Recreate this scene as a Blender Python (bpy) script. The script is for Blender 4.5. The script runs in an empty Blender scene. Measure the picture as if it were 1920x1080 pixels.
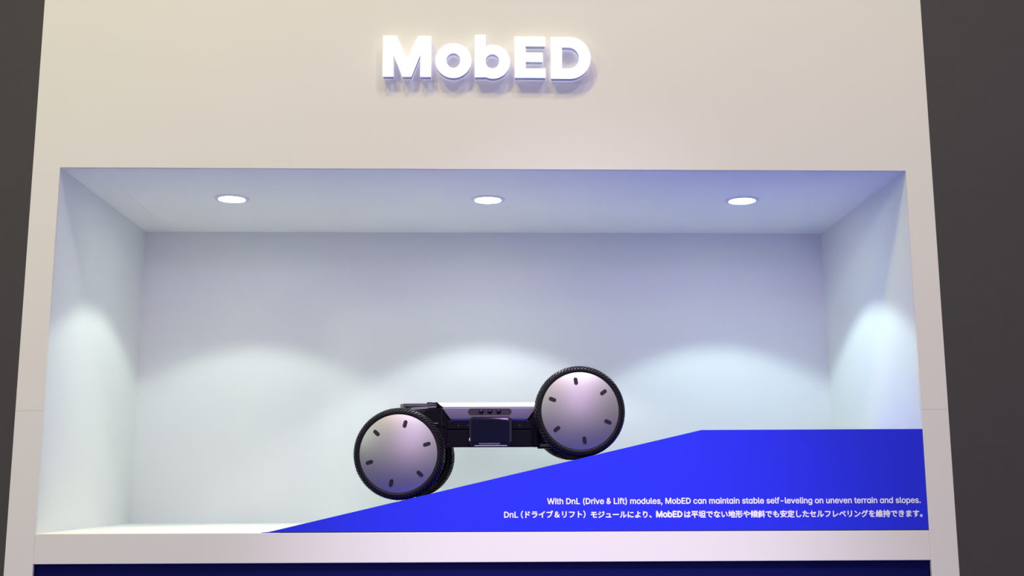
import bpy, bmesh, math
from mathutils import Vector, Matrix
C = bpy.context.scene.collection
PI = math.pi

# ------------------------------------------------------------------ camera, world, lights
CAM = Vector((-0.0169, -4.8084, 0.1884)); PITCH, YAW, ROLL, F = 0.1723, 0.0260, -0.0030, 2130.14
_f = Vector((math.sin(YAW)*math.cos(PITCH), math.cos(YAW)*math.cos(PITCH), math.sin(PITCH)))
_r = Vector((math.cos(YAW), -math.sin(YAW), 0)); _u = _r.cross(_f)
R_, U_ = math.cos(ROLL)*_r + math.sin(ROLL)*_u, -math.sin(ROLL)*_r + math.cos(ROLL)*_u
cam_d = bpy.data.cameras.new('camera'); cam = bpy.data.objects.new('camera', cam_d); C.objects.link(cam)
m = Matrix.Identity(4)
for i in range(3):
    m[i][0], m[i][1], m[i][2], m[i][3] = R_[i], U_[i], -_f[i], CAM[i]
cam.matrix_world = m
cam_d.sensor_width = 36.0; cam_d.lens = F*36.0/1920.0; cam_d.clip_start = 0.05
bpy.context.scene.camera = cam

vs = bpy.context.scene.view_settings
vs.view_transform = 'Standard'; vs.look = 'None'; vs.gamma = 1.0; vs.exposure = 0.0; vs.use_curve_mapping = False

w = bpy.data.worlds.new('hall_ambient'); bpy.context.scene.world = w; w.use_nodes = True
bg = w.node_tree.nodes['Background']; bg.inputs[0].default_value = (1.0, 0.96, 0.89, 1); bg.inputs[1].default_value = 0.31

def lamp(name, kind, loc, target, power, color, parent=None, **kw):
    d = bpy.data.lights.new(name, kind); d.energy = power; d.color = color
    for k, v in kw.items(): setattr(d, k, v)
    o = bpy.data.objects.new(name, d); C.objects.link(o)
    o.location = loc
    o.rotation_euler = (Vector(target)-Vector(loc)).to_track_quat('-Z', 'Y').to_euler()
    return o
# the hall's truss lamps high in front of the booth (warm) and the pale violet light from the stand opposite
for name, x, y, z, p, c in (('truss_light', -4.4, -6.2, 10.2, 395, (1.0, 0.89, 0.30)), ('truss_light.001', -2.2, -6.4, 13.2, 405, (1.0, 0.89, 0.30)), ('truss_light.002', 0.15, -6.6, 11.6, 60, (1.0, 0.6, 0.3)),
                            ('truss_light.003', 2.4, -6.2, 13.4, 262, (0.96, 0.92, 0.97)), ('truss_light.004', 4.6, -6.6, 10.4, 258, (0.96, 0.92, 0.97))):
    lamp(name, 'AREA', (x, y, z), (0.15*x, 0, 1.0), p, c, shape='DISK', size=1.0)
lamp('hall_side_light', 'AREA', (-6.5, -6.0, 3.4), (1.5, 0.5, 1.0), 92, (0.75, 1.0, 0.82), shape='DISK', size=0.7)
lamp('violet_ledge_fill', 'SPOT', (0.7, -7.5, 10.6), (0.36, 0, -0.55), 7100, (0.79, 0.68, 1.0), spot_size=math.radians(13.5), spot_blend=1.0, shadow_soft_size=0.2)  # added spot brightening the middle of the ledge and ramp; its source is unknown
lamp('stand_opposite_light', 'SPOT', (0.3, -8.5, 2.85), (0.1, 0, 0.7), 255, (0.68, 0.42, 1.0), spot_size=math.radians(44), spot_blend=0.9, shadow_soft_size=0.3)
lamp('video_wall_light', 'AREA', (0.3, -9.0, 1.2), (0.3, 0, 1.0), 35, (0.9, 0.70, 1.0), shape='RECTANGLE', size=5.0, size_y=3.6)

# ------------------------------------------------------------------ helpers
def at(px, py, y):                    # point of the world plane Y = y seen at a pixel of the 1920x1080 photograph
    q = _f + R_*((px-960)/F) + U_*((540-py)/F)
    return CAM + q*((y-CAM.y)/q.y)

def mat(name, color, rough=0.5, metal=0.0, noise=0.0, scale=40.0, bump=0.0, spec=None, emit=None, coat=0.0):
    M = bpy.data.materials.new(name); M.use_nodes = True
    nt = M.node_tree; b = nt.nodes['Principled BSDF']
    b.inputs['Base Color'].default_value = (*color, 1); b.inputs['Roughness'].default_value = rough; b.inputs['Metallic'].default_value = metal
    if spec is not None: b.inputs['Specular IOR Level'].default_value = spec
    if coat: b.inputs['Coat Weight'].default_value = coat; b.inputs['Coat Roughness'].default_value = 0.08
    if emit:
        b.inputs['Emission Color'].default_value = (*emit[0], 1); b.inputs['Emission Strength'].default_value = emit[1]
    if noise or bump:
        tc = nt.nodes.new('ShaderNodeTexCoord'); n = nt.nodes.new('ShaderNodeTexNoise')
        n.inputs['Scale'].default_value = scale; n.inputs['Detail'].default_value = 5
        nt.links.new(tc.outputs['Object'], n.inputs['Vector'])
        if noise:
            r = nt.nodes.new('ShaderNodeMapRange'); r.inputs[3].default_value = 1-noise; r.inputs[4].default_value = 1+noise
            nt.links.new(n.outputs['Fac'], r.inputs[0])
            h = nt.nodes.new('ShaderNodeHueSaturation'); h.inputs['Color'].default_value = (*color, 1)
            nt.links.new(r.outputs[0], h.inputs['Value']); nt.links.new(h.outputs[0], b.inputs['Base Color'])
        if bump:
            bp = nt.nodes.new('ShaderNodeBump'); bp.inputs['Strength'].default_value = bump; bp.inputs['Distance'].default_value = 0.002
            nt.links.new(n.outputs['Fac'], bp.inputs['Height']); nt.links.new(bp.outputs[0], b.inputs['Normal'])
    return M

MT = dict(
    fascia=mat('cream_paint', (0.80, 0.775, 0.715), 0.6, noise=0.012, scale=3, bump=0.08),
    niche=mat('white_paint', (0.80, 0.815, 0.81), 0.65, noise=0.012, scale=4, bump=0.06),
    soffit=mat('bounce_lit_soffit_white', (0.90, 0.90, 0.86), 0.65, noise=0.012, scale=4),  # niche white made lighter in place of missing bounce light
    navy=mat('navy_panel', (0.003, 0.004, 0.075), 0.5, spec=0.12, noise=0.05, scale=3),
    charcoal=mat('charcoal_drape', (0.090, 0.082, 0.096), 0.8, noise=0.06, scale=6),
    carpet=mat('blue_carpet', (0.035, 0.045, 0.50), 0.9, noise=0.1, scale=60),
    blue=mat('blue_vinyl', (0.018, 0.028, 0.76), 0.55, noise=0.03, scale=90, spec=0.25),
    ramp_top=mat('white_ramp_top', (0.78, 0.79, 0.80), 0.6),
    print=mat('white_print', (0.93, 0.92, 0.95), 0.6),
    black=mat('shadow_line_black', (0.012, 0.012, 0.015), 0.6),
    letter=mat('letter_return', (0.55, 0.60, 0.80), 0.5, emit=((0.55, 0.62, 1.0), 0.05)),
    face=mat('lit_acrylic', (0.9, 0.9, 0.95), 0.4, emit=((0.93, 0.94, 1.0), 2.2)),
    bloom=mat('bloom_glow', (0.8, 0.8, 0.9), 0.5, emit=((0.88, 0.87, 1.0), 0.9)),  # glow standing in for bloom round the sign
    lens=mat('lamp_diffuser', (0.9, 0.9, 0.9), 0.5, emit=((0.90, 1.0, 0.80), 55.0)),
    ring=mat('lamp_ring', (0.80, 0.80, 0.86), 0.35),
    rubber=mat('tyre_rubber', (0.006, 0.005, 0.008), 0.6, spec=0.2, noise=0.1, scale=80),
    lug=mat('tread_rubber', (0.014, 0.012, 0.016), 0.36, spec=0.25),
    cap=mat('satin_aluminium', (0.45, 0.425, 0.435), 0.43, metal=1.0),
    slot=mat('slot_shadow_black', (0.022, 0.017, 0.030), 0.7, spec=0.15),
    silver=mat('silver_paint', (0.22, 0.19, 0.28), 0.42, metal=0.8),
    deck=mat('white_deck', (0.88, 0.88, 0.90), 0.3),
    body=mat('body_black', (0.004, 0.003, 0.008), 0.65, spec=0.08, noise=0.05, scale=30),
    gasket=mat('black_rubber', (0.004, 0.003, 0.006), 0.55, spec=0.12),
    gloss=mat('gloss_black', (0.006, 0.006, 0.016), 0.12, spec=0.3),
    screen=mat('dark_blue_glass', (0.0012, 0.002, 0.016), 0.15, spec=0.10),
    window=mat('sensor_glass', (0.030, 0.020, 0.038), 0.35, spec=0.3),
    chrome=mat('bright_metal', (0.75, 0.76, 0.80), 0.22, metal=1.0),
    screw=mat('dark_screw', (0.10, 0.10, 0.11), 0.35, metal=0.8),
    plate=mat('grey_plate', (0.10, 0.08, 0.13), 0.5, metal=0.3),
    steel=mat('brushed_steel', (0.26, 0.28, 0.31), 0.38, metal=0.9),
)

def tag(o, label=None, cat=None, group=None, kind=None):
    if label: o['label'] = label
    if cat: o['category'] = cat
    if group: o['group'] = group
    if kind: o['kind'] = kind
    return o
def empty(name, loc=(0, 0, 0), rz=0):
    o = bpy.data.objects.new(name, None); C.objects.link(o); o.location = loc; o.rotation_euler = (0, 0, rz); o.empty_display_size = 0.1
    return o
def obj(name, bm, material, parent=None, smooth=False, loc=None):
    me = bpy.data.meshes.new(name)
    bmesh.ops.recalc_face_normals(bm, faces=bm.faces)
    bm.to_mesh(me); bm.free()
    for mm in (material if isinstance(material, (list, tuple)) else [material]): me.materials.append(mm)
    if smooth:
        me.shade_smooth()
        if smooth is not True: me.set_sharp_from_angle(angle=math.radians(smooth))
    o = bpy.data.objects.new(name, me); C.objects.link(o)
    if parent: o.parent = parent
    if loc: o.location = loc
    return o
def box(bm, a, b):
    (x0, y0, z0), (x1, y1, z1) = a, b
    v = [bm.verts.new(p) for p in ((x0,y0,z0),(x1,y0,z0),(x1,y1,z0),(x0,y1,z0),(x0,y0,z1),(x1,y0,z1),(x1,y1,z1),(x0,y1,z1))]
    for f in ((0,3,2,1),(4,5,6,7),(0,1,5,4),(1,2,6,5),(2,3,7,6),(3,0,4,7)): bm.faces.new([v[i] for i in f])
def boxbm(a, b, bevel=0.0, seg=2):
    bm = bmesh.new(); box(bm, a, b)
    if bevel: bmesh.ops.bevel(bm, geom=bm.edges[:], offset=bevel, segments=seg, affect='EDGES', profile=0.5)
    return bm
def prism(pts, y0, y1, bevel=0.0, seg=2):          # outline in X-Z, extruded along Y
    bm = bmesh.new()
    a = [bm.verts.new((x, y0, z)) for x, z in pts]; b = [bm.verts.new((x, y1, z)) for x, z in pts]
    n = len(pts); bm.faces.new(a); bm.faces.new(b[::-1])
    for i in range(n): bm.faces.new((a[i], b[i], b[(i+1) % n], a[(i+1) % n]))
    if bevel: bmesh.ops.bevel(bm, geom=[e for e in bm.edges], offset=bevel, segments=seg, affect='EDGES', profile=0.5)
    return bm
def rrect(x0, z0, x1, z1, r, n=6):
    p = []
    for cx, cz, a0 in ((x1-r, z1-r, 0), (x0+r, z1-r, 90), (x0+r, z0+r, 180), (x1-r, z0+r, 270)):
        for i in range(n+1):
            a = math.radians(a0+90*i/n); p.append((cx+r*math.cos(a), cz+r*math.sin(a)))
    return p
def lathe(prof, n=96, axis='Y', cap0=False, cap1=False, closed=False):   # prof: (radius, height along axis)
    bm = bmesh.new(); rings = []
    for r, h in prof:
        ring = []
        for i in range(n):
            a = 2*PI*i/n; c, s = r*math.cos(a), r*math.sin(a)
            ring.append(bm.verts.new((c, h, s) if axis == 'Y' else (c, s, h) if axis == 'Z' else (h, c, s)))
        rings.append(ring)
    pr = list(zip(rings, rings[1:])) + ([(rings[-1], rings[0])] if closed else [])
    for A, B in pr:
        for i in range(n): bm.faces.new((A[i], A[(i+1) % n], B[(i+1) % n], B[i]))
    if cap0: bm.faces.new(rings[0])
    if cap1: bm.faces.new(rings[-1])
    return bm
def cyl(r, h0, h1, n=24, axis='Y', bev=0.0):
    if bev: return lathe([(r-bev, h0), (r, h0+bev), (r, h1-bev), (r-bev, h1)], n, axis, True, True)
    return lathe([(r, h0), (r, h1)], n, axis, True, True)
def cap_mesh(o):                                    # evaluated copy of a curve or text object as a mesh, the source removed
    dg = bpy.context.evaluated_depsgraph_get()
    me = bpy.data.meshes.new_from_object(o.evaluated_get(dg))
    d = o.data; bpy.data.objects.remove(o); bpy.data.curves.remove(d)
    return me

# ------------------------------------------------------------------ the booth (setting)
A, H, D, T, J = 1.85, 1.5543, 1.2729, 0.1222, 0.1162      # half opening, height, depth, ledge thickness, jamb width
TOP, BOT = 3.6, -1.15
S = lambda name, bm, m_, parent=None, **k: tag(obj(name, bm, m_, parent, **k), kind='structure')
SEAM = at(1752, 768, 0).z                            # fine joint between the upper front and the two lower jambs
S('wall_front', prism([(-A-J, SEAM+0.0002), (-A, SEAM+0.0002), (-A, H), (A, H), (A, SEAM+0.0002), (A+J, SEAM+0.0002), (A+J, TOP), (-A-J, TOP)], 0, 0.016, 0.0008, 2), MT['fascia'])
for s in (-1, 1):
    x0, x1 = sorted((s*A, s*(A+J)))
    jm = S('trim_1' if s < 0 else 'trim_2', boxbm((x0, 0, BOT), (x1, 0.016, SEAM-0.0002), 0.0008), MT['fascia'])
S('trim_3', boxbm((-A, 0.0, -T), (A, 0.016, -0.0003), 0.002), MT['fascia'])            # ledge front
S('floor', boxbm((-A, 0.0162, -T), (A, D, 0.0)), MT['niche'])
S('wall_back', boxbm((-A-J, D, BOT), (A+J, D+0.05, TOP)), MT['niche'])
S('wall_left', boxbm((-A-0.06, 0.0162, 0), (-A, D, H)), MT['niche'])
S('wall_right', boxbm((A, 0.0162, 0), (A+0.06, D, H)), MT['niche'])
xs = -A+0.15
ce = S('ceiling', boxbm((xs+0.0004, 0.0162, H), (A, D, H+0.05), 0.0003, 1), MT['soffit'])
obj('panel', boxbm((-A, 0.0162, H), (xs-0.0004, D, H+0.05), 0.0003, 1), MT['soffit'], ce)
obj('joint_filler', boxbm((xs-0.01, 0.02, H+0.002), (xs+0.01, D, H+0.04)), MT['soffit'], ce)
S('wall_base', boxbm((-A, 0.022, BOT), (A, 0.06, -T)), MT['navy'])
for s in (-1, 1):                                   # outer cheeks of the booth
    x0, x1 = sorted((s*(A+J-0.02), s*(A+J)))
    S('wall_outer', boxbm((x0, 0.0162, BOT), (x1, D, TOP)), MT['fascia'])
S('wall_hall', boxbm((-30, 7.0, BOT), (30, 7.1, 14)), MT['charcoal'])
S('floor_hall', boxbm((-30, -14, BOT-0.05), (30, 7.0, BOT)), MT['carpet'])

# ------------------------------------------------------------------ recessed downlights
def downlight(x, y, label, power, col):
    t = tag(empty('recessed_downlight', (x, y, H)), label, 'lamp', 'downlights in the niche ceiling')
    obj('trim_ring', lathe([(0.060, 0.0), (0.062, -0.004), (0.066, -0.0065), (0.078, -0.0055), (0.083, -0.002), (0.083, 0.0)], 64, 'Z'), MT['ring'], t, smooth=40)
    obj('lens', lathe([(0.0605, -0.001), (0.058, -0.0035), (0.03, -0.0045), (0.004, -0.0048)], 48, 'Z', cap1=True), MT['lens'], t, smooth=True)
    l = lamp('downlight_beam', 'SPOT', (0, 0, -0.02), (0, 0, -1), power, col, spot_size=math.radians(106), spot_blend=0.22, shadow_soft_size=0.035)
    l.parent = t
    return t
downlight(-1.2247, 0.538, 'round recessed ceiling downlight at the left end of the niche, over the bare shelf', 24.5, (0.86, 1.0, 0.86))
downlight(0.0069, 0.538, 'round recessed ceiling downlight in the middle, straight above the robot', 36, (0.85, 0.94, 1.0))
downlight(1.2440, 0.538, 'round recessed ceiling downlight at the right end, above the flat top of the ramp', 33.4, (0.755, 1.0, 0.945))

# ------------------------------------------------------------------ illuminated sign
sign = tag(empty('illuminated_sign', (0, -0.001, at(910, 147, -0.035).z)), 'large white glowing block-letter sign mounted high on the cream front wall', 'sign')
FY = -0.0425
p0, p1 = at(680+158/4.174, 30+319/4.174, FY), at(680+1785/4.174, 30+319/4.174, FY)
q0, q1 = at(911, 30+160/4.174, FY), at(911, 30+480/4.174, FY)
fx = lambda c: p0.x + (c-158)/(1785-158)*(p1.x-p0.x)
fz = lambda c: q0.z + (c-160)/320*(q1.z-q0.z)
def arc(cx, cy, rx, ry, a0, a1, n=24):
    return [(cx+rx*math.cos(math.radians(a0+(a1-a0)*i/n)), cy-ry*math.sin(math.radians(a0+(a1-a0)*i/n))) for i in range(n+1)]
G = {
 'M': [[(159,161),(262,161),(347,352),(432,161),(533,161),(533,478),(451,478),(451,303),(381,478),(313,478),(241,303),(241,478),(159,478)]],
 'o': [arc(708,351,139,134,0,360,48)[:-1], arc(708,350,56,59,0,360,36)[:-1]],
 'b': [[(877,149),(958.7,149)]+arc(1017,358,133,130,116,-116,32)+[(958.7,478),(877,478)], arc(1013,354,55,57,0,360,36)[:-1]],
 'E': [[(1189,161),(1428,161),(1428,234),(1272,234),(1272,286),(1406,286),(1406,356),(1272,356),(1272,409),(1428,409),(1428,480),(1189,480)]],
 'D': [[(1473,163),(1622,163)]+arc(1622,324,160,161,90,-90,28)+[(1622,485),(1473,485)], [(1557,241),(1612,241)]+arc(1612,325,82,84,90,-90,20)+[(1612,409),(1557,409)]],
}
def glyph(name, loops, y0, y1, inset, material, parent, bevel=0.0):
    cu = bpy.data.curves.new(name, 'CURVE'); cu.dimensions = '2D'; cu.fill_mode = 'BOTH'; cu.extrude = (y1-y0)/2-bevel; cu.offset = -inset
    cu.bevel_depth = bevel
    for lp in loops:
        sp = cu.splines.new('POLY'); sp.points.add(len(lp)-1); sp.use_cyclic_u = True
        for q, (a, b) in zip(sp.points, lp): q.co = (fx(a), fz(b)-sign.location.z, 0, 1)
    o = bpy.data.objects.new(name, cu); C.objects.link(o)
    me = cap_mesh(o); me.transform(Matrix.Translation((0, (y0+y1)/2, 0)) @ Matrix.Rotation(PI/2, 4, 'X'))
    me.materials.clear(); me.materials.append(material)
    ob = bpy.data.objects.new(name, me); C.objects.link(ob); ob.parent = parent
    return ob
for ch, loops in G.items():
    le = glyph('letter', loops, -0.0395, -0.006, 0.0012, MT['letter'], sign)
    glyph('bloom_back', loops, -0.0058, -0.0050, 0.003, MT['bloom'], le)  # added glowing plate behind each letter, imitating bloom on the wall
    glyph('lit_face', loops, -0.0425, -0.0397, 0.0, MT['face'], le)

# ------------------------------------------------------------------ blue ramp with its printed caption
XT, XC, ZC, XE = -0.912, 0.906, 0.418, 1.849               # toe, crest, crest height, right end
GR = ZC/(XC-XT); RAMPZ = lambda x: (x-XT)*GR
FR = 0.001
ramp = obj('ramp', prism([(XT-0.016, 0.0006), (XE, 0.0006), (XE, ZC+0.003), (XC, ZC), (XT+0.012, RAMPZ(XT+0.012)), (XT-0.016, 0.0016)], FR, FR+0.016, 0.0004, 1), MT['blue'])
tag(ramp, 'bright blue wedge-shaped ramp with a flat top and white caption along its front', 'ramp')
obj('shadow_strip', boxbm((XT+0.06, FR-0.0006, 0.0), (XE, FR+0.01, 0.0026)), MT['black'], ramp)  # black strip in place of the shadow line under the ramp
TK = 0.30
obj('front_track', prism([(XT+0.012, 0.0), (XC, 0.0), (XC, ZC-0.0005), (XT+0.014, RAMPZ(XT+0.014)-0.0005)], FR+0.0165, FR+TK, 0.0, 1), MT['blue'], ramp)
obj('rear_track', prism([(XT+0.012, 0.0), (XC, 0.0), (XC, ZC-0.0005), (XT+0.014, RAMPZ(XT+0.014)-0.0005)], 0.72, 1.02, 0.0, 1), MT['ramp_top'], ramp)
obj('platform', boxbm((XC+0.001, FR+0.0165, 0.0), (XE, 0.62, ZC), 0.002, 1), MT['blue'], ramp)

FONT = None
try: FONT = bpy.data.fonts.load(bpy.utils.system_resource('DATAFILES', path='fonts')+'/Inter.woff2')     # ships with Blender
except Exception: pass
def letter_d(bm, x0, x1, h, t=0.128):               # the capital D drawn as one clean band
    wd = x1-x0; t *= h; a = x1-0.52*h; n = 14
    o = [(x0, 0), (a, 0)]; q = [(x0+t, t), (a, t)]
    for i in range(1, n):
        g = -PI/2+PI*i/n
        o.append((a+(x1-a)*math.cos(g), h/2+h/2*math.sin(g))); q.append((a+(x1-a-t)*math.cos(g), h/2+(h/2-t)*math.sin(g)))
    o += [(a, h), (x0, h)]; q += [(a, h-t), (x0+t, h-t)]
    O = [bm.verts.new((x, y, 0)) for x, y in o]; Q = [bm.verts.new((x, y, 0)) for x, y in q]
    for i in range(len(O)): k = (i+1) % len(O); bm.faces.new((O[i], O[k], Q[k], Q[i]))
def text_piece(s, px0, px1, py_base, bold):
    cu = bpy.data.curves.new('print', 'FONT'); cu.body = s; cu.size = 0.04; cu.resolution_u = 3
    latin = FONT and (s.isascii() or '\u0251' in s)
    if latin:
        cu.font = FONT; cu.materials.append(MT['print']); cu.materials.append(MT['print'])
        for i, ch in enumerate(s): cu.body_format[i].material_index = int(ch == 'D')
    o = bpy.data.objects.new('print', cu); C.objects.link(o)
    me = cap_mesh(o)
    if latin and 'D' in s:
        bm = bmesh.new(); bm.from_mesh(me)
        fs = [f for f in bm.faces if f.material_index == 1]
        xs = sorted(v.co.x for f in fs for v in f.verts); h = max(v.co.y for f in fs for v in f.verts)
        spans = [[xs[0], xs[0]]]
        for x in xs:
            if x-spans[-1][1] > 0.012: spans.append([x, x])
            spans[-1][1] = x
        bmesh.ops.delete(bm, geom=fs, context='FACES')
        for x0, x1 in spans: letter_d(bm, x0, x1, h)
        bm.to_mesh(me); bm.free()
    me.materials.clear()
    x = [v.co.x for v in me.vertices]
    a, b = at(px0, py_base, FR), at(px1, py_base, FR)
    k = (b.x-a.x-2*bold)/(max(x)-min(x)); x0 = min(x)
    for v in me.vertices: v.co = ((v.co.x-x0)*k+a.x+bold, FR-0.0005, v.co.y*k+a.z)
    return me
def caption(name, pieces):                          # strokes thickened by overlapping films a tenth of a millimetre apart
    bm = bmesh.new()
    for p in pieces:
        me = text_piece(*p); n = 8 if p[4] else 0
        for i in range(n+1):
            m2 = me.copy()
            if i: m2.transform(Matrix.Translation((p[4]*math.cos(2*PI*i/n), -0.00004*i, p[4]*math.sin(2*PI*i/n))))
            bm.from_mesh(m2); bpy.data.meshes.remove(m2)
        bpy.data.meshes.remove(me)
    for f in bm.faces: f.smooth = False; f.material_index = 0
    me = bpy.data.meshes.new(name); bm.to_mesh(me); bm.free(); me.materials.append(MT['print'])
    o = bpy.data.objects.new(name, me); C.objects.link(o); o.parent = ramp
    return tag(o, kind='stuff')
caption('printed_caption', [('With DnL (Drive & Lift) modules, MobED can maintain stable self-leveling on uneven terrain and slopes.'.replace('a', '\u0251'), 1026.0, 1726.5, 945.2, 0.0008)])
caption('printed_caption', [('DnL', 945.2, 971.6, 970.6, 0.0007), ('（ドライブ＆リフト）', 976.5, 1098.0, 970.2, 0.0010), ('モジュールにより、', 1107.7, 1222.0, 970.2, 0.0010),
    ('MobED', 1230.2, 1279.9, 969.6, 0.0016), ('は平坦でない地形や傾斜でも安定したセルフレベリングを維持できます。', 1283.0, 1730.0, 969.6, 0.0010)])

# ------------------------------------------------------------------ the robot
RY, RYAW = 0.055, math.radians(-1.7)
robot = tag(empty('wheeled_robot', (0.03, RY, RAMPZ(0.03)), RYAW), 'four-wheeled mobile robot with silver disc wheels standing level across the blue ramp', 'robot')
RM = Matrix.Translation(robot.location) @ Matrix.Rotation(RYAW, 4, 'Z'); RI = RM.inverted()
def rl(px, py, yl):                                # robot-local point on the robot's own plane y = yl
    q = _f + R_*((px-960)/F) + U_*((540-py)/F)
    o, d = RI @ CAM, RI.to_3x3() @ q
    return o + d*((yl-o.y)/d.y)
HW = 0.056                                         # half tyre width
YN, YF = 0.062, 0.062+0.745
slope_n = Vector((-GR, 0, 1)).normalized()
def radius_for(c):
    wpt = RM @ c
    return (wpt - Vector((XC, wpt.y, ZC-0.0005))).dot(slope_n)
cl, cr = rl(749.2, 851.6, YN), rl(1086.4, 771.9, YN)
RW = 0.1962
# seat both wheels exactly on the slope
for c in (cl, cr): c.z += (RW-radius_for(c))/slope_n.z+0.0003
print('wheel radius', RW, 'centres', RM @ cl, RM @ cr)

def tyre_bm():
    r = RW-0.0052
    pr = [(0.80*r,-0.55*HW),(0.862*r,-0.80*HW),(0.884*r,-0.93*HW),(0.91*r,-0.97*HW),(0.945*r,-0.90*HW),(0.972*r,-0.74*HW),(0.990*r,-0.45*HW),(0.9985*r,-0.15*HW)]
    pr = pr + [(a, -b) for a, b in pr[::-1]]
    return lathe(pr, 120, closed=True)
def tread_bm(n=78):
    bm = bmesh.new(); r = RW-0.0052
    path = [(0.932*r,-0.93*HW,(.3,-.95)),(0.955*r,-0.86*HW,(.5,-.85)),(0.976*r,-0.70*HW,(.75,-.65)),(0.990*r,-0.45*HW,(.95,-.3)),(0.9965*r,-0.26*HW,(1,-.1))]
    path2 = [(0.9975*r,-0.20*HW,(1,0)),(0.9985*r,0.0,(1,0)),(0.9975*r,0.20*HW,(1,0))]
    def strip(path, th0, sk, wf, side):
        prev = None; L = len(path)-1
        for i, (rr, ww, nn) in enumerate(path):
            nl = math.hypot(*nn); nr, nw = nn[0]/nl, nn[1]/nl
            hgt = 0.0052 if 0 < i else 0.003
            q = []
            for dth, up in ((-1, -0.003), (-0.8, hgt), (0.8, hgt), (1, -0.003)):
                th = th0 - sk*i/L + dth*wf*PI/n
                R2 = rr+nr*up; W2 = (ww+nw*up)*side
                q.append(bm.verts.new((R2*math.cos(th), W2, R2*math.sin(th))))
            if prev:
                for j in range(3): bm.faces.new((prev[j], prev[j+1], q[j+1], q[j]))
            else: bm.faces.new(q)
            prev = q
        bm.faces.new(prev[::-1])
    for k in range(n):
        th = 2*PI*k/n
        strip(path, th, 0.125, 0.66, 1); strip(path, th+0.02, 0.125, 0.66, -1)
        strip(path2, th-0.05, -0.055, 0.70, 1)
    return bm
CR = 0.852*RW                                      # hub cap radius
def cap_y(r): return -0.93*HW + 0.002 - 0.024*(1-(r/CR)**2)
def cap_bm():
    pr = [(CR-0.001, -0.93*HW+0.005), (CR, -0.93*HW+0.0035)] + [(CR*t, cap_y(CR*t)) for t in (0.985, 0.95, 0.88, 0.8, 0.7, 0.58, 0.45, 0.3, 0.15, 0.02)]
    return lathe(pr, 96, cap1=True)
def slot_bm(hole):
    L_, w_ = (0.0165, 0.0083) if not hole else (0.0180, 0.0097)
    r0 = 0.76*CR
    bm = bmesh.new(); n = 8; out = []
    for sgn, a0 in ((1, -90), (-1, 90)):
        for i in range(n+1):
            a = math.radians(a0+180*i/n)
            out.append((r0+sgn*(L_-w_)+w_*math.cos(a), w_*math.sin(a)))
    dy = -0.0010 if not hole else -0.0004
    top = [bm.verts.new((x, cap_y(math.hypot(x, z))+dy, z)) for x, z in out]
    bot = [bm.verts.new((x, cap_y(math.hypot(x, z))+0.004, z)) for x, z in out]
    bm.faces.new(top); bm.faces.new(bot[::-1]); N = len(top)
    for i in range(N): bm.faces.new((top[i], bot[i], bot[(i+1) % N], top[(i+1) % N]))
    return bm
def make_wheel(c, ang):
    wh = obj('wheel', tyre_bm(), MT['rubber'], robot, smooth=True, loc=c)
    tag(obj('tread', tread_bm(), MT['lug'], wh), kind='stuff')
    obj('rim', lathe([(CR-0.002, -0.78*HW), (0.80*RW, -0.4*HW), (0.74*RW, 0.2*HW), (0.80*RW, 0.55*HW), (0.815*RW, 0.80*HW), (0.78*RW, 0.84*HW), (0.72*RW, 0.45*HW), (0.30*RW, 0.35*HW), (0.28*RW, 0.9*HW)], 72, cap1=True), MT['body'], wh, smooth=35)
    obj('hub_cap', cap_bm(), MT['cap'], wh, smooth=25)
    for k in range(6):
        s = obj('cap_slot', slot_bm(False), MT['slot'], wh); s.rotation_euler = (0, -math.radians(ang+60*k), 0)
    return wh
def copy_tree(o, parent):
    c = o.copy(); C.objects.link(c); c.parent = parent
    for ch in list(o.children): copy_tree(ch, c)
    return c
wl = make_wheel(cl, 77.3)
wr = make_wheel(cr, 97.7)
for src, c in ((wl, cl), (wr, cr)):
    f = copy_tree(src, robot); fc = Vector((c.x, YF, c.z)); f.location = (c.x, YF, c.z+(RW-radius_for(fc))/slope_n.z+0.0003); f.rotation_euler = (0, 0, PI)

# body: x grows to the right, wheels' outer faces near local y = 0
YB0, YB1 = 0.135, 0.735
Z = lambda py: rl(917, py, YB0).z
X = lambda px: rl(px, 795, YB0).x
K = (X(1000)-X(900))/100.0                          # metres per photo pixel on the body's near face
xc = X(917)
def hexprism(rows):                                 # rows of (half width left, half width right, y front, z): front skin mirrored to the back, closed
    bm = bmesh.new(); loops = []
    for xl, xr, yf, z in rows:
        loops.append([bm.verts.new(p) for p in ((xl, yf, z), (xr, yf, z), (xr, YB0+YB1-yf, z), (xl, YB0+YB1-yf, z))])
    for P_, Q in zip(loops, loops[1:]):
        for i in range(4): bm.faces.new((P_[i], P_[(i+1) % 4], Q[(i+1) % 4], Q[i]))
    bm.faces.new(loops[0][::-1]); bm.faces.new(loops[-1])
    return bm
def row(pxl, y, py): x = X(pxl); return (x, 2*xc-x, YB0+y, Z(py))
deck = obj('deck', hexprism([row(831, -0.003, 763.0), row(829.5, -0.003, 762.0), row(819.5, 0.026, 755.6-0.6), row(818.0, 0.036, 754.6-0.8), row(817, 0.080, 754.2-1.6)]), MT['deck'], robot)
pan = obj('side_panel', hexprism([row(851, 0.030, 791.5), row(848.2, 0.010, 789.6), row(846.0, 0.003, 787.0), row(843.5, 0.0, 784.0), row(829.8, 0.0, 765.6), row(829.2, 0.0015, 764.6), row(829.6, 0.004, 764.2)]), MT['silver'], robot, smooth=28)
obj('gasket', hexprism([row(832, 0.006, 764.4), row(831, 0.006, 762.8)]), MT['gasket'], robot)
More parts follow.
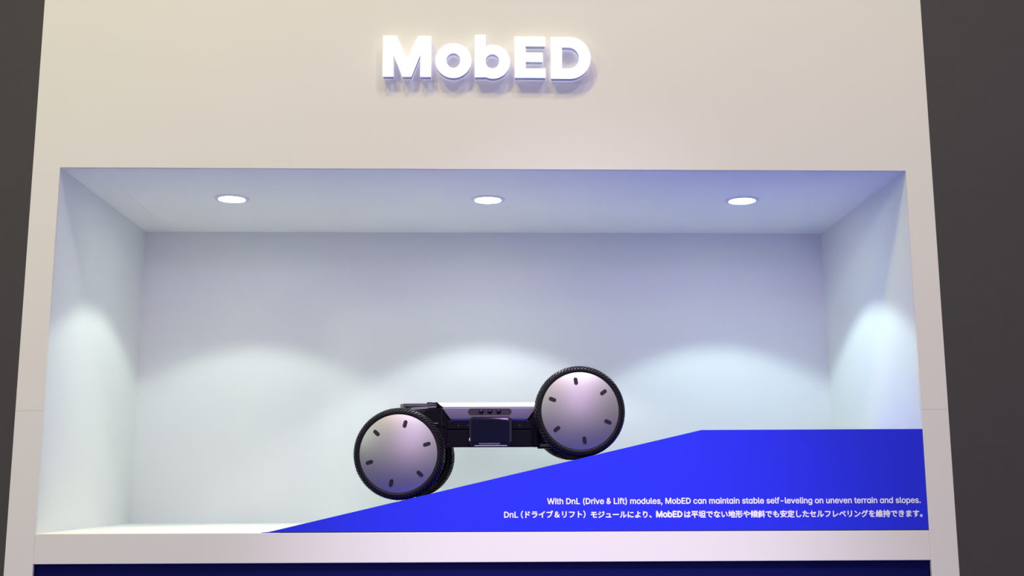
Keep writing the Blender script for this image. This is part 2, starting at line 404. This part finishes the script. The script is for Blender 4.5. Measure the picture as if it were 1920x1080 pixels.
# dark end frames that follow the slanted ends of the shell
for s in (0, 1):
    pts = [(815.0, 753.6), (819.0, 753.6), (830.0, 763.6), (849.0, 790.0), (849.0, 792.0), (826.0, 792.0), (826.0, 764.0)]
    P2 = [(X(a), Z(b)) for a, b in pts]
    if s: P2 = [(2*xc-a, b) for a, b in P2]
    obj('end_frame', prism(P2, YB0+0.012, YB1-0.012), MT['gasket'], robot)
obj('edge_highlight', boxbm((X(830.2), YB0-0.0006, Z(765.3)), (2*xc-X(830.2), YB0+0.004, Z(763.9)), 0.0005, 1), MT['deck'], pan)  # white strip painting in the bright lit bevel along the panel's top
sw = obj('sensor_window', prism(rrect(X(877.3), Z(778.2), X(959.3), Z(765.9), K*6.0, 8), YB0-0.0012, YB0+0.004, 0.0), MT['window'], pan)
for px in (902.2, 918.4, 935.0):
    le = obj('lens', lathe([(0.0112, 0.001), (0.0112, -0.0012), (0.0098, -0.0024), (0.0090, -0.0018), (0.0082, -0.0020), (0.005, -0.0042), (0.001, -0.0050)], 28, cap1=True), MT['gloss'], pan, smooth=35)
    le.location = (X(px), YB0-0.001, Z(771.8))
# lower body
ch = obj('chassis', boxbm((X(834), YB0+0.02, Z(838.3)+0.026), (2*xc-X(834), YB1-0.02, Z(790)), 0.003), MT['body'], robot)
obj('skirt', boxbm((X(834), YB0+0.014, Z(838.3)), (2*xc-X(834), YB0+0.022, Z(790)), 0.001), MT['body'], ch)
for s in (0, 1):
    x0, x1 = X(838.5), X(881)
    if s: x0, x1 = 2*xc-x1, 2*xc-x0
    ra = obj('side_rail', boxbm((x0, YB0+0.008, Z(804.0)), (x1, YB0+0.02, Z(790.5)), 0.0015), MT['body'], robot)
    for px in ((845.0, 789.5, 0.0030), (859.5, 798.0, 0.0028), (877.5, 797.5, 0.0028)):
        xx = X(px[0]); xx = 2*xc-xx if s else xx
        sc = obj('screw', cyl(px[2], -0.0025, 0.003, 14, bev=0.0006), MT['screw'], ra); sc.location = (xx, YB0+0.0085, Z(px[1]))
    obj('lower_panel', boxbm((x0, YB0+0.010, Z(837.0)), (x1, YB0+0.02, Z(806.5)), 0.002), MT['body'], robot)
    b0, b1 = (X(836.5), X(848)) if not s else (2*xc-X(848), 2*xc-X(836.5))
    obj('corner_block', boxbm((b0, YB0+0.0, Z(838.0)), (b1, YB0+0.02, Z(831.5)), 0.0015), MT['body'], robot)
    c0, c1 = (X(821.5), X(836.0)) if not s else (2*xc-X(836.0), 2*xc-X(821.5))
    col = obj('end_column', boxbm((c0, YB0+0.004, Z(838.3)), (c1, YB0+0.03, Z(764.0)), 0.002), MT['body'], robot)
    obj('column_rib', boxbm((c0+0.010, YB0-0.004, Z(836.0)), (c1-0.012, YB0+0.01, Z(766.0)), 0.0015), MT['gasket'], col)
    bo = obj('bolt', cyl(0.0085, -0.006, 0.01, 18, bev=0.002), MT['gasket'], col); bo.location = ((c0+c1)/2+(-0.002 if s else 0.002), YB0, Z(797))
    pn = obj('lock_pin', cyl(0.0018, -0.030, 0.0, 12, 'X'), MT['steel'], col)
    pn.location = ((c0 if not s else c1+0.030), YB0-0.002, Z(793.5))
    f0, f1 = (2*xc-X(826), 2*xc-X(800)) if s else (X(806), X(828))
    obj('foot_plate', boxbm((f0, YB0+0.006, Z(840.6)), (f1, YB0+0.08, Z(837.4)), 0.001), MT['gasket'], robot)
# front module: glossy hood with a dark screen
hood = obj('front_module', prism(rrect(X(880.3), Z(836.8), X(959.6), Z(781.8), K*8.5, 6), YB0-0.026, YB0+0.02, 0.009, 4), MT['gloss'], robot, smooth=40)
obj('module_screen', prism(rrect(X(885.0), Z(830.0), X(955.0), Z(787.5), K*6.0, 6), YB0-0.0278, YB0-0.020, 0.001, 1), MT['screen'], hood)
obj('module_lip', boxbm((X(890.5), YB0-0.030, Z(836.7)), (X(950.5), YB0-0.02, Z(835.3)), 0.0006, 1), MT['chrome'], hood)
obj('module_bar', boxbm((X(899), YB0-0.0285, Z(833.8)), (X(937), YB0-0.02, Z(831.0)), 0.0006, 1), MT['plate'], hood)
for px in (899.5, 918.0, 936.5):
    sc = obj('screw', cyl(0.0026, -0.003, 0.004, 12, bev=0.0006), MT['steel'], hood); sc.location = (X(px), YB0-0.0285, Z(832.2))
obj('module_clip', boxbm((X(880.0), YB0-0.030, Z(827.0)), (X(882.2), YB0-0.018, Z(821.5)), 0.0006, 1), MT['chrome'], hood)
# drive-and-lift modules at both ends
def drive_module(s):
    mx = (lambda x: 2*xc-x) if s else (lambda x: x)
    def bb(x0, x1, y0, y1, z0, z1, bv=0.004):
        a, b = sorted((mx(x0), mx(x1))); return boxbm((a, y0, min(z0, z1)), (b, y1, max(z0, z1)), bv)
    dm = obj('drive_module', bb(X(770), X(823), YB0+0.012, YB1-0.012, Z(832), Z(768.5), 0.006), MT['gasket'], robot)
    obj('motor_housing', bb(X(797), X(823), YB0+0.004, YB0+0.10, Z(800), Z(765.5), 0.004), MT['body'], dm)
    obj('top_plate', bb(X(753), X(819), YB0+0.06, YB1-0.06, Z(759.6), Z(754.2), 0.001), MT['plate'], dm)
    obj('link_cover', prism([(mx(X(a)), Z(b)) for a, b in ((766, 765.8), (772, 762.6), (790, 761.4), (817, 760.2), (817.5, 762.8), (802, 763.4), (797, 765.6), (785, 766.4), (766, 767.5))], YB0+0.03, YB0+0.2), MT['steel'], dm, smooth=40)
    ec = obj('end_cylinder', lathe([(0.001, Z(768.5)), (0.0175, Z(768.5)), (0.0175, Z(754.4)), (0.001, Z(754.0))], 28, 'Z', True, True), MT['steel'], dm, smooth=40)
    ec.location = (mx(X(753.0)), YB0+0.10, 0)
    ec2 = ec.copy(); C.objects.link(ec2); ec2.location = (mx(X(753.0)), YB1-0.10, 0)
    if not s:
        kn = obj('latch_knob', bb(X(798.4), X(808.2), YB0+0.05, YB0+0.085, Z(754.9), Z(752.2), 0.0015), MT['gasket'], dm)
        obj('latch_base', bb(X(807.8), X(815.0), YB0+0.05, YB0+0.085, Z(756.0), Z(752.8), 0.0015), MT['body'], dm)
        obj('latch_foot', bb(X(800), X(818.0), YB0+0.05, YB0+0.085, Z(758.0), Z(754.6), 0.0005), MT['plate'], dm)
    c = cr if s else cl
    for yw, sg in ((YN, 1), (YF, -1)):               # swing arm from the module to the hub, and the axle
        ya, yb = sorted((yw+sg*(HW+0.006), yw+sg*(HW+0.026)))
        ax, az = (mx(X(805)), Z(808)); dx, dz = ax-c.x, az-c.z; L_ = math.hypot(dx, dz); tx, tz = dx/L_, dz/L_; nx, nz = -tz, tx
        pts = []
        for i in range(9):
            a = PI/2+PI*i/8; pts.append((c.x+0.05*(math.cos(a)*tx+math.sin(a)*nx), c.z+0.05*(math.cos(a)*tz+math.sin(a)*nz)))
        for i in range(9):
            a = -PI/2+PI*i/8; pts.append((ax+0.036*(math.cos(a)*tx+math.sin(a)*nx), az+0.036*(math.cos(a)*tz+math.sin(a)*nz)))
        ar = obj('swing_arm', prism(pts, ya, yb, 0.002, 1), MT['body'], robot)
        a0, a1 = sorted((yw+sg*0.3*HW, yw+sg*(HW+0.03)))
        axl = obj('axle', cyl(0.022, a0, a1, 24, bev=0.002), MT['steel'], ar); axl.location = (c.x, 0, c.z)
        p0_, p1_ = sorted((yw+sg*(HW+0.02), yw+sg*(HW+0.07)))
        pv = obj('pivot', cyl(0.026, p0_, p1_, 24, bev=0.002), MT['gasket'], ar); pv.location = (ax, 0, az)
drive_module(0); drive_module(1)
